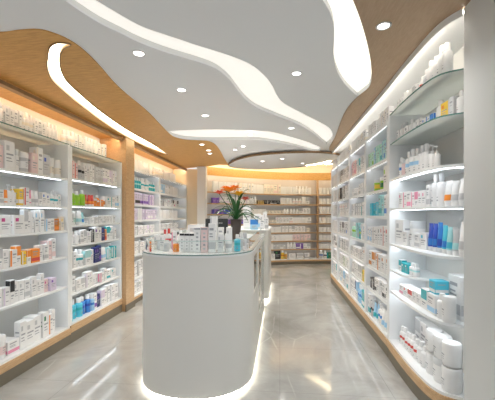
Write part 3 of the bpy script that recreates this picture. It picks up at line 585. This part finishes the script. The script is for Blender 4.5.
R1(2, [('tub', W_, 'grey', .085, .17, 1), ('bottle', W_, 'grey', .07, .18, 1), ('box', W_, 'skyblue', .13, .15, 1), ('box', W_, 'teal', .11, .16, 1), ('gap', .01), ('box', W_, 'grey', .08, .1, 2), ('flat', W_, 'red', .1, .09, 2), ('flat', W_, 'pink', .1, .09, 1)], path=SX, depth=.11, jit=0, start=.01)
product('box', W_, 'grey', .17, .14, .31, 1.34, 2.55, .6905, -PI/2, 'large plain white box behind the tubs on the second curved cabinet shelf', group='products on the second shelf of the curved cabinet bay')
product('box', 'cyan', 'white', .1, .1, .1, 1.215, 2.665, .842, -PI/2, 'cyan box stacked on a white box on the second curved cabinet shelf')
R1(1, [('tub', W_, 'grey', .125, .17, 1), ('tub', W_, 'grey', .125, .17, 1), ('tub', W_, 'grey', .12, .16, 1), ('bottle', W_, 'grey', .075, .18, 2), ('bottle', W_, 'red', .065, .17, 2), ('bottle', W_, 'red', .06, .17, 4)], path=SX, start=.005, jit=.0, off=.03)
for k, (x, y) in enumerate(((1.2125, 2.4675), (1.2125, 2.5965), (1.21, 2.723))):
    product('tub', W_, 'grey', .12, .12, .16, x, y, .381, -PI/2, f'white lidded tub stacked on the {ordw(k+1)} bottom tub from grey pilaster, curved cabinet bay', group='stacked tubs at the foot of the curved cabinet')
for k in range(4):
    product('box', W_, 'grey', .12, .09, .25, 1.355, 2.92+k*.128, .2005, -PI/2, f'tall white box against the back, {ordw(k+1)} behind the red-marked bottles, curved cabinet bay', group='white boxes behind the bottom bottles')
# ---- straight cabinet bays
def RR(i, lv, items, **k):
    bn = ['second', 'third', 'fourth', 'fifth'][i]+' cabinet bay'
    items = [it if it[0] == 'gap' else tuple(it[:4])+(round(min(it[4]*1.12, .27), 3),)+tuple(it[5:]) for it in items]
    row([(XR, YR[i]+.05), (XR, YR[i+1]-.04)], RV2[lv-1], lv, bn, 'pilaster side', items, inward=-1, start=.005, group=f'products on the {ordw(lv)} shelf of the {bn}', small=i > 0, end=-.01, off=.012, jit=.02, **k)
RR(0, 8, [('tall', W_, 'cream', .06, .14, 4), ('bottle', W_, 'grey', .06, .17, 3), ('tall', W_, 'grey', .055, .13, 8)])
RR(0, 7, [('tall', W_, 'grey', .06, .18, 1), ('tall', 'paleteal', 'blue', .06, .19, 3), ('tall', 'mint', 'teal', .06, .18, 3), ('tall', 'skyblue', 'white', .06, .17, 2), ('tall', 'mint', 'green', .06, .15, 4)])
RR(0, 6, [('gap', .05), ('tall', W_, 'green', .12, .21, 1), ('gap', .04), ('jar', 'green', 'darkgreen', .19, .13, 1), ('gap', .03), ('jar', 'green', 'yellow', .12, .12, 1)])
RR(0, 5, [('tall', W_, 'skyblue', .08, .2, 1), ('tall', W_, 'blue', .07, .2, 1), ('tall', 'paleteal', 'teal', .08, .2, 2), ('box', 'cyan', 'paleteal', .08, .14, 2), ('box', 'cyan', 'teal', .08, .13, 4)])
RR(0, 4, [('box', W_, 'red', .12, .2, 1), ('tall', W_, 'red', .08, .2, 2), ('tall', W_, 'black', .06, .19, 1), ('box', W_, 'grey', .1, .18, 2), ('tall', W_, 'skyblue', .06, .17, 5)])
RR(0, 3, [('flat', W_, 'amber', .12, .17, 7)])
RR(0, 2, [('flat', W_, 'black', .1, .15, 5), ('flat', 'black', 'white', .1, .12, 4)])
RR(0, 1, [('tube', W_, 'skyblue', .08, .2, 3), ('pump', W_, 'blue', .08, .23, 2), ('tube', 'skyblue', 'teal', .07, .18, 2), ('bottle', 'grey', 'black', .06, .2, 2), ('tall', W_, 'teal', .07, .22, 5)])
RR(1, 8, [('tall', W_, 'cream', .07, .13, 14)])
RR(1, 7, [('tall', W_, 'grey', .08, .19, 3), ('tall', W_, 'teal', .07, .19, 3), ('tall', 'palepink', 'pink', .08, .19, 6)])
RR(1, 6, [('box', W_, 'grey', .1, .13, 4), ('box', W_, 'grey', .08, .1, 8)])
RR(1, 5, [('tall', W_, 'grey', .1, .16, 2), ('bottle', 'teal', 'cyan', .06, .16, 1), ('tall', W_, 'grey', .09, .15, 7)])
RR(1, 4, [('tall', W_, 'skyblue', .08, .2, 3), ('bottle', 'teal', 'green', .08, .18, 2), ('tall', 'paleteal', 'grey', .07, .2, 2), ('bottle', 'mint', 'green', .07, .2, 4)])
RR(1, 3, [('tall', W_, ('amber', 'grey'), .1, .17, 2), ('flat', W_, 'grey', .11, .13, 8)])
RR(1, 2, [('box', 'yellow', 'green', .1, .13, 2), ('box', W_, 'grey', .1, .18, 7)])
RR(1, 1, [('tall', 'teal', 'white', .07, .2, 3), ('bottle', 'skyblue', 'blue', .08, .22, 3), ('tall', W_, ('skyblue', 'navy'), .08, .25, 9)])
for i in (2, 3):
    RR(i, 8, [('tall', W_, 'cream', .09, .14, 12)])
    RR(i, 7, [('tall', W_, ('black', 'grey'), .09, .19, 12)])
    RR(i, 6, [('tall', (W_, 'black', W_), 'grey', .09, .19, 12)])
    RR(i, 5, [('tall', W_, ('red', 'grey'), .1, .18, 11)])
    RR(i, 4, [('tall', W_, ('black', 'blue', 'grey'), .09, .2, 12)])
    RR(i, 3, [('box', W_, ('grey', 'black'), .11, .19, 10)])
    RR(i, 2, [('box', W_, ('grey', 'green'), .11, .17, 10)])
    RR(i, 1, [('tall', W_, ('teal', 'grey', 'skyblue'), .1, .24, 11)])
# ---- back wall
i0 = 4
def cut(path, x0, x1): return [p for p in path if x0 <= p[0] <= x1]
PB = cut(BACKF, -1.72, 1.06); PBr = [(1.14, 9.74), (1.72, 9.775)]
def BW(lv, items, **k): row(PB, RVB[lv-1], lv, 'curved back wall', 'white column', items, start=.02, group=f'products on the {ordw(lv)} back wall shelf', small=True, **k)
def BR(lv, items, **k): row(PBr, RVB[lv-1], lv, 'back corner section', 'oak divider', items, start=.01, group=f'products on the {ordw(lv)} shelf of the back corner', small=True, **k)
BW(8, [('tall', W_, 'cream', .075, .27, 9, .008), ('gap', .06), ('box', W_, 'cream', .085, .27, 5), ('tall', W_, 'palepink', .08, .25, 4), ('box', 'cream', 'palepink', .1, .27, 5), ('tall', W_, 'cream', .085, .22, 5), ('bottle', W_, 'grey', .09, .24, 5), ('tall', W_, 'orange', .09, .22, 2), ('tall', W_, 'grey', .08, .2, 4)])
BW(7, [('box', 'purple', 'royal', .09, .14, 2), ('box', W_, 'lilac', .1, .17, 9), ('bottle', W_, 'grey', .08, .2, 3), ('box', 'gold', 'black', .07, .1, 3), ('box', 'black', 'grey', .08, .11, 5, .02), ('tall', W_, 'grey', .08, .18, 4, .012), ('bottle', W_, 'palepink', .09, .17, 3), ('tall', W_, 'grey', .1, .22, 1), ('box', W_, 'grey', .1, .19, 8)])
BW(6, [('box', 'purple', 'royal', .1, .12, 3), ('box', 'royal', 'white', .1, .14, 3), ('box', W_, 'grey', .09, .15, 6, .01), ('tall', W_, ('grey', 'red'), .08, .14, 5, .01), ('flat', 'cream', 'grey', .1, .1, 5), ('bottle', W_, 'grey', .08, .15, 5, .015), ('box', W_, 'grey', .1, .17, 4), ('tall', 'lilac', 'pink', .09, .17, 8)])
BW(5, [('box', 'purple', 'royal', .1, .12, 9), ('box', W_, 'grey', .1, .15, 5), ('flat', 'cream', 'grey', .1, .1, 5), ('box', W_, 'palepink', .09, .18, 5, .01), ('tall', W_, 'grey', .08, .17, 5), ('box', W_, 'grey', .11, .17, 9)])
BW(4, [('box', W_, 'lilac', .1, .14, 14), ('tall', W_, ('red', 'grey'), .09, .16, 7), ('box', W_, 'grey', .1, .18, 7), ('flat', 'cream', 'grey', .12, .12, 7)])
BW(3, [('box', W_, 'grey', .1, .14, 10), ('box', 'cream', 'palepink', .1, .17, 5), ('box', W_, 'grey', .1, .16, 4, .01), ('tall', W_, 'grey', .09, .17, 5), ('box', 'palepink', 'grey', .1, .17, 6), ('box', W_, ('grey', 'red'), .1, .15, 9)])
BW(2, [('gap', 1.5), ('tall', W_, 'grey', .09, .16, 4), ('box', 'grey', 'white', .1, .13, 4), ('bottle', W_, 'grey', .09, .18, 3), ('box', 'purple', 'white', .1, .15, 2), ('box', W_, 'grey', .1, .14, 9)])
BW(1, [('gap', 1.62), ('box', W_, 'grey', .1, .16, 3), ('tall', 'black', 'darkgreen', .17, .25, 1, .02), ('bottle', 'yellow', 'amber', .1, .25, 1), ('bottle', 'gold', 'amber', .09, .2, 1, .04), ('flat', W_, 'grey', .2, .15, 2, .03), ('flat', W_, 'grey', .14, .16, 6)])
for lv, c, h in ((8, ('grey',), .2), (7, ('blue', 'grey'), .17), (6, ('mint', 'grey'), .2), (5, ('darkgreen', 'mint'), .17), (4, ('darkgreen', 'blue'), .14), (3, ('green', 'darkgreen'), .15), (2, ('green', 'darkgreen'), .14)):
    BR(lv, [('tall', W_ if lv > 3 else (W_, 'mint'), c, .09, h, 6, .012)])
BR(2, []); BR(1, [('bottle', W_, 'blue', .11, .24, 1, .02), ('bottle', W_, 'navy', .09, .22, 1), ('box', 'darkgreen', 'teal', .12, .18, 2)])

# ------------------------------------------------------------------ the counter
CX, CY, CR = -.72, 2.94, .485
def counter_outline(cx, cy, r, yend, e=2.25, n=40, grow=0):
    pts = []
    for i in range(n+1):
        t = PI+PI*i/n; c_, s_ = math.cos(t), math.sin(t); rr = r+grow
        pts.append((cx+rr*abs(c_)**(2/e)*(1 if c_ >= 0 else -1), cy-rr*abs(s_)**(2/e)))
    return pts+[(cx+r+grow, yend+grow), (cx-r-grow, yend+grow)]
def solid(name, poly, z0, z1, m, parent, cuts=()):
    a = MB().prism(poly, z0, z1).build(name, m, parent)
    if cuts:
        cb = MB()
        for c in cuts: cb.box(*c)
        co = cb.build('cutter', m); md = a.modifiers.new('cut', 'BOOLEAN'); md.object = co; md.operation = 'DIFFERENCE'; md.solver = 'EXACT'
        dg = bpy.context.evaluated_depsgraph_get(); me = bpy.data.meshes.new_from_object(a.evaluated_get(dg)); a.modifiers.clear(); a.data = me
        bpy.data.objects.remove(co)
    for p in a.data.polygons: p.use_smooth = False
    return a
ct = empty('sales_counter', (0, 0, 0)); tag(ct, 'white round-fronted sales counter on a glowing base in the middle of the shop', 'counter')
OUT = counter_outline(CX, CY, CR, 5.1)
body = solid('body', OUT, .042, 1.115, M_counter, ct, [(-.53, -.1, 3.02, 3.50, .72, 1.06), (-.52, -.1, 3.72, 4.32, .3, 1.06), (-.52, -.1, 4.42, 5.0, .3, 1.06)])
for p in body.data.polygons:
    if abs(p.normal.z) < .1 and (p.center.y < 3.0): p.use_smooth = True
body.data.set_sharp_from_angle(angle=math.radians(35))
solid('lip', counter_outline(CX, CY, CR, 5.1, grow=.008), 1.115, 1.13, M_white, ct)
MB().prism(counter_outline(CX, CY, CR, 5.1, grow=.004), 1.1302, 1.1375).build('glass_top', M_gedge, ct)
MB().prism(counter_outline(CX, CY, CR, 5.1, grow=-.002), 1.1376, 1.1385).build('top_surface', M_topdeck, ct)
rim(counter_outline(CX, CY, CR, 5.08, grow=-.06)[::1], 0, .04, slope=False, w=.012).build('light_strip', M_plinled, ct)
MB().prism(counter_outline(CX, CY, CR, 5.05, grow=-.09), 0, .042).build('plinth', M_white, ct)
ZT = 1.139
gi = counter_outline(CX, CY, CR, 5.0, grow=-.03)
rim(gi, ZT, ZT+.10, slope=False, w=.005).build('glass_guard', M_guard, ct)
rim(gi, ZT+.10, ZT+.104, slope=False, w=.006).build('guard_edge', mat('pale_glass_edge', (.45, .60, .58), .15), ct)
for (y0, y1, z0) in ((3.02, 3.50, .72), (3.72, 4.32, .3), (4.42, 5.0, .3)):
    for z in (() if z0 > .5 else (.55, .81)):
        MB().box(-.51, -.25, y0+.002, y1-.002, z-.008, z).build('niche_shelf', M_shelfw, ct)
    MB().box(-.2435, -.2405, y0+.004, y1-.004, z0+.004, 1.056).build('niche_glass', M_glass, ct)
nn = 0
for (y0, y1, zs) in ((3.02, 3.49, (.72,)), (3.75, 4.3, (.3, .55, .81)), (4.46, 4.96, (.3, .55, .81))):
    for z in zs:
        y = y0+.03; k = 0
        while y < y1-.03:
            k += 1; c = 'cyan' if y0 < 3.5 else random.choice((W_, W_, 'silver', 'paleteal'))
            kd = 'bottle' if y0 < 3.5 else 'tall'
            hh = .28 if y0 < 3.5 else .15
            product(kd, c, 'teal' if c == 'cyan' else 'grey', .05, .045, hh, -.30, y, z+.0006, PI/2, f"{describe(kd, c, 'teal' if c == 'cyan' else 'grey')}, {ordw(k)} along, in the {'first' if y0 < 3.5 else 'second' if y0 < 4 else 'third'} counter niche, {'lowest' if z == zs[0] else 'uppermost' if z == zs[-1] else 'middle'} shelf", small=True, group='products in the counter niches')
            y += .062
# price tag sticker on the counter's flank
MB().box(-.2400, -.2385, 3.30, 3.40, .52, .60).build('label_holder', mat('pale_label', (.86, .87, .88), .4), ct)
# second counter
c2 = empty('till_counter', (0, 0, 0)); tag(c2, 'taller white rounded till counter standing behind the sales counter', 'counter')
def rr(x0, x1, y0, y1, r, n=8, g=0):
    pts = []
    for cx, cy, a0 in ((x1-r, y1-r, 0), (x0+r, y1-r, PI/2), (x0+r, y0+r, PI), (x1-r, y0+r, 1.5*PI)):
        pts += [(cx+(r+g)*math.cos(a0+PI/2*i/n), cy+(r+g)*math.sin(a0+PI/2*i/n)) for i in range(n+1)]
    return pts
b2 = MB().prism(rr(-1.15, -.18, 5.35, 7.0, .18), .06, 1.17).build('body', M_counter, c2)
for p in b2.data.polygons: p.use_smooth = abs(p.normal.z) < .1
b2.data.set_sharp_from_angle(angle=math.radians(35))
MB().prism(rr(-1.15, -.18, 5.35, 7.0, .18, g=.01), 1.17, 1.19).build('top', M_white, c2)
MB().prism(rr(-1.15, -.18, 5.35, 7.0, .18, g=-.06), 0, .06).build('light_strip', M_plinled, c2)
# ---- products on the counter
def ctop(kind, c, a, w, h, x, y, label, rz=0, d=None, capc=None, st=None, small=False):
    return product(kind, c, a, w, d or (w if kind in ('bottle', 'pump', 'jar', 'tub') else w*.8), h, x, y, ZT+.0003, rz, label, group='products on the counter', capc=capc, st=st, small=small)
T5 = math.radians(5.6)
specs = [
 ('tall', W_, 'grey', .045, .12, -1.105, 2.93, 'short white carton at the wall side end of the counter top'),
 ('bottle', 'silver', 'grey', .04, .11, -1.06, 2.86, 'small silver bottle beside the short white carton on the counter'),
 ('bottle', W_, 'red', .04, .17, -1.045, 2.975, 'white bottle with red band behind the small silver counter bottle'),
 ('tall', W_, 'grey', .04, .13, -1.005, 2.80, 'white carton with grey print, before the red-banded bottle on the counter'),
 ('jar', 'silver', 'grey', .045, .09, -.955, 2.755, 'squat silver jar at the curved edge of the counter'),
 ('bottle', W_, 'red', .04, .18, -.99, 2.92, 'white bottle with red band behind the squat silver counter jar'),
 ('bottle', 'silver', 'grey', .04, .15, -.93, 2.87, 'slim silver bottle in the middle of the jumbled counter packs'),
 ('tall', W_, 'pink', .04, .16, -.90, 2.80, 'white carton with pink print beside the orange counter bottle'),
 ('bottle', 'orange', 'orange', .05, .09, -.855, 2.705, 'small orange bottle at the front edge of the counter'),
 ('tall', W_, 'black', .038, .155, -.80, 2.70, 'white carton with black top band next to the small orange bottle'),
 ('tall', W_, 'black', .038, .155, -.757, 2.695, 'white carton with black top band in the middle of three alike on the counter'),
 ('tall', W_, 'black', .038, .155, -.714, 2.69, 'white carton with black top band next to the dotted carton'),
 ('tall', W_, 'grey', .052, .205, -.662, 2.665, 'tall white carton with a column of grey dots on the counter'),
 ('tall', 'palepink', 'grey', .052, .205, -.605, 2.668, 'tall pale pink carton with a column of dots on the counter'),
 ('tall', W_, 'grey', .055, .235, -.545, 2.678, 'tallest white carton on the counter, beside the pink dotted one'),
 ('tall', W_, 'grey', .045, .15, -.48, 2.70, 'plain white carton between tallest carton and crimped tube on the counter'),
 ('tube', W_, 'grey', .06, .15, -.42, 2.735, 'white crimped tube standing beside the teal counter bottle'),
 ('bottle', 'cyan', 'teal', .052, .14, -.355, 2.79, 'teal bottle standing at the aisle side of the counter top'),
 ('bottle', 'silver', 'grey', .05, .15, -.335, 2.90, 'silver bottle just behind the teal counter bottle'),
 ('tall', 'grey', 'white', .05, .14, -.32, 3.0, 'grey carton standing behind the teal counter bottle'),
]
for i, (k, c, a, w_, h, x, y, lab) in enumerate(specs):
    ctop(k, c, a, w_, h, x, y-.045, lab, rz=T5*.5, st=(4 if 'dots' in lab else 5 if a == 'black' else None), capc='red' if a == 'red' else None)
ctop('tall', W_, 'grey', .06, .29, -.57, 2.83, 'very tall white carton behind the tallest front carton on the counter')
for k in range(5):
    ctop('bottle', W_, 'grey', .045, .16, -1.08+k*.068, 3.05+.01*k, f'white bottle, {ordw(k+1)} along in the row behind the red-banded counter bottles')
for k in range(5):
    ctop('tall', W_, 'black' if k % 2 else 'grey', .05, .19, -.76+k*.075, 2.98, f'white carton, {ordw(k+1)} along in the counter row behind the dotted cartons')
ctop('box', W_, 'grey', .16, .2, -.86, 3.35, 'large blank white box standing far back on the sales counter', d=.1, st=1)
# ---- black till monitor
tm = empty('till_display', (-.84, 4.35, ZT), T5); tag(tm, 'black till display with a small light mark, standing on the sales counter', 'screen')
m = MB(); m.cbox(-.15, .15, -.02, .02, .03, .25, .006); m.build('housing', M_black, tm)
MB().cbox(-.09, .09, -.06, .08, .0003, .012, .003).build('foot', M_black, tm)
MB().cbox(-.03, .03, .0, .03, .012, .06, .002).build('stem', M_black, tm)
m = MB()
for k, w_ in enumerate((.012, .007, .012, .009, .013)): m.box(.0+k*.016, .0+k*.016+w_, -.0212, -.0203, .186, .196)
m.build('light_mark', M_textlt, tm)
# ---- potted flowers
PX, PY = -.50, 3.75
pl = empty('potted_flower', (PX, PY, ZT)); tag(pl, 'orange flowering plant with long green leaves in a dark pot on the counter', 'plant')
m = MB(); m.lathe([(.042, .0003), (.046, .01), (.064, .235), (.067, .25), (.058, .25), (.055, .225), (.0, .222)], 24); m.build('pot', mat('dark_brown_glaze', (.06, .045, .04), .3), pl)
M_leaf = mat('glossy_leaf', (.03, .13, .035), .35); M_leaf2 = mat('pale_leaf', (.10, .24, .06), .4)
rnd = random.Random(3)
def blade(m, az, ln, w_, lift, droop, mi=0, z0=.22):
    n = 9; dx, dy = math.cos(az), math.sin(az); vs = []; fs = []
    for i in range(n+1):
        t = i/n; r = ln*t*(.35+.65*t); z = z0+lift*math.sin(min(1, t*1.05)*PI/2)-droop*t**3
        ww = w_*math.sin(PI*min(.999, max(.06, t)*.92+.06))**.7*(1-.2*t)
        cx, cy = dx*r, dy*r; vs += [(cx-dy*ww, cy+dx*ww, z+ww*.35), (cx, cy, z-ww*.15), (cx+dy*ww, cy-dx*ww, z+ww*.35)]
    for i in range(n): a = 3*i; fs += [(a, a+1, a+4, a+3), (a+1, a+2, a+5, a+4)]
    fs += [tuple(reversed(f)) for f in []]
    m.add(vs, fs, mi, True)
m = MB()
for k in range(26):
    az = k*2.399+rnd.uniform(-.2, .2); q = rnd.random(); blade(m, az, .16+.2*q, rnd.uniform(.014, .021), .40-.26*q, .02+.14*q, k % 3 == 0)
fo = m.build('foliage', [M_leaf, M_leaf2], pl)
m = MB()
FL = [(-.075, -.04, .56, 'orange', .11), (.035, -.03, .52, 'yellow', .09), (-.19, -.02, .54, 'red', .075), (.11, -.03, .47, 'red', .065), (-.02, .06, .60, 'orange', .08), (-.13, .03, .60, 'orange', .06)]
for x, y, z, c, r in FL: m.tube([(0, 0, .2), (x*.4, y*.4, .2+(z-.2)*.5), (x, y, z)], [.005, .004, .004], 6)
m.build('stems', M_leaf, pl)
for x, y, z, c, r in FL:
    m = MB()
    for ring, (np_, up, ln) in enumerate(((7, .35, 1.0), (6, .9, .75), (4, 1.6, .5))):
        for k in range(np_):
            az = 2*PI*k/np_+ring*.5; dx, dy = math.cos(az), math.sin(az); L_ = r*ln; vs = []
            for i in range(5):
                t = i/4; rr_ = L_*t; zz = L_*up*t*(1-.25*t); ww = L_*.30*math.sin(PI*(.12+.8*t)); vs += [(dx*rr_-dy*ww, dy*rr_+dx*ww, zz+ww*.3), (dx*rr_, dy*rr_, zz), (dx*rr_+dy*ww, dy*rr_-dx*ww, zz+ww*.3)]
            m.add(vs, [f_ for i in range(4) for f_ in ((3*i, 3*i+1, 3*i+4, 3*i+3), (3*i+1, 3*i+2, 3*i+5, 3*i+4))], 0, True)
    m.lathe([(r*.12, 0), (r*.14, r*.3), (r*.05, r*.4)], 8, mi=1)
    o = m.build('flower', [mat('petal_'+c, {'orange': (.92, .33, .01), 'yellow': (.95, .56, .03), 'red': (.72, .07, .02)}[c], .45), mat('pack_yellow', COL['yellow'])], pl, (x, y, z))
    o['label'] = f'{c} flower'
# ---- on the till counter
Z2 = 1.1905
def t2(kind, c, a, w_, h, x, y, lab, d=.08, st=None): product(kind, c, a, w_, d, h, x, y, Z2, T5, lab, group='products on the till counter', st=st)
t2('box', W_, 'grey', .13, .40, -.57, 5.72, 'big white box, tallest on the till counter', .12, 1)
t2('box', 'skyblue', 'blue', .13, .17, -.43, 5.52, 'blue patterned box at the front of the till counter', .08, 3)
t2('tall', W_, 'grey', .07, .25, -.30, 5.6, 'slim white carton beside the blue box on the till counter')
t2('tall', W_, 'grey', .06, .2, -.225, 5.66, 'white carton at the aisle edge of the till counter')
t2('box', W_, 'skyblue', .13, .26, -.40, 5.9, 'white box behind the blue box on the till counter', .1, 0)
t2('tall', W_, 'grey', .07, .3, -.27, 6.0, 'tall white carton far back on the till counter')

# the cartons that show largest are things of their own; the few remaining specks far off are one object
DEFER.sort(key=lambda t: -t[0])
keep = 300-COUNT.get('carton', 0)
for q in DEFER[:keep]: product(*q[1], force=True)
sv, sf, sm, smats = [], [], [], []
for q in DEFER[keep:]:
    me = MESH[q[2]][0]; _, c, a, w_, d_, h_, x, y, z, rz = q[1][:10]; ca, sa = math.cos(rz), math.sin(rz); k0 = len(sv); mi = []
    for mm in me.materials:
        if mm not in smats: smats.append(mm)
        mi.append(smats.index(mm))
    sv += [(x+v.co.x*ca-v.co.y*sa, y+v.co.x*sa+v.co.y*ca, z+v.co.z) for v in me.vertices]
    for p in me.polygons: sf.append([i+k0 for i in p.vertices]); sm.append(mi[p.material_index])
if sv:
    me = bpy.data.meshes.new('far_cartons'); me.from_pydata(sv, [], sf); me.polygons.foreach_set('material_index', sm)
    tag(link('far_cartons', me, smats), 'many small pale cartons far off on the curved back shelves and end bays', 'cartons', kind='stuff')

# ------------------------------------------------------------------ downlights
DL = [(-1.06, 2.4, 'nearest the hook-shaped light slot'), (-.96, 3.16, 'between winding trough and golden wood'), (-.92, 4.02, 'just before the shallow cream trough'), (.15, 3.02, 'in the grey panel between both big troughs'), (.71, 2.35, 'in tan wood beside the drop-shaped trough'), (.17, 4.94, 'between winding trough and cream trough'),
      (-1.33, 5.55, 'in golden wood, first of three'), (-1.33, 6.08, 'in golden wood, middle of three'), (-1.37, 6.39, 'in golden wood, last of three'), (-.85, 6.24, 'before the oval panel, outer of a pair'), (-.67, 5.98, 'before the oval panel, inner of a pair'), (-.46, 5.15, 'at the cream trough edge'), (-.39, 7.4, 'in the oval panel, first of three'), (.05, 7.25, 'in the oval panel, middle of three'), (.55, 8.1, 'in the oval panel, last of three')]
for x, y, where in DL:
    z = ZC+tilt(x)-(.062 if y > 7 else .008 if (x < -1.2 or x > .6) else 0)
    d = empty('ceiling_spotlight', (x, y, z)); tag(d, 'small round recessed spotlight '+where, 'spotlight', 'recessed ceiling spotlights')
    m = MB(); n = 20; ro, ri = .052, .038
    vs = []
    for r_, zz in ((ro, -.0002), (ro, -.005), (ri, -.005), (ri, -.0012)): vs += [(r_*math.cos(2*PI*i/n), r_*math.sin(2*PI*i/n), zz) for i in range(n)]
    m.add(vs, [(q*n+i, q*n+(i+1) % n, (q+1)*n+(i+1) % n, (q+1)*n+i) for q in range(3) for i in range(n)], 0, False); m.build('trim_ring', M_chrome, d)
    m = MB(); m.lathe([(.0375, -.0025), (.0375, -.0012)], n); m.build('lens', M_lens, d)
    ld = bpy.data.lights.new('spot_beam', 'SPOT'); ld.energy = SPOT; ld.spot_size = math.radians(130); ld.spot_blend = .9; ld.shadow_soft_size = .04; ld.color = (1, .96, .9)
    lo = bpy.data.objects.new('spot_beam', ld); sc.collection.objects.link(lo); lo.parent = d; lo.location = (0, 0, -.02)
print('COUNT', COUNT, sum(COUNT.values()))
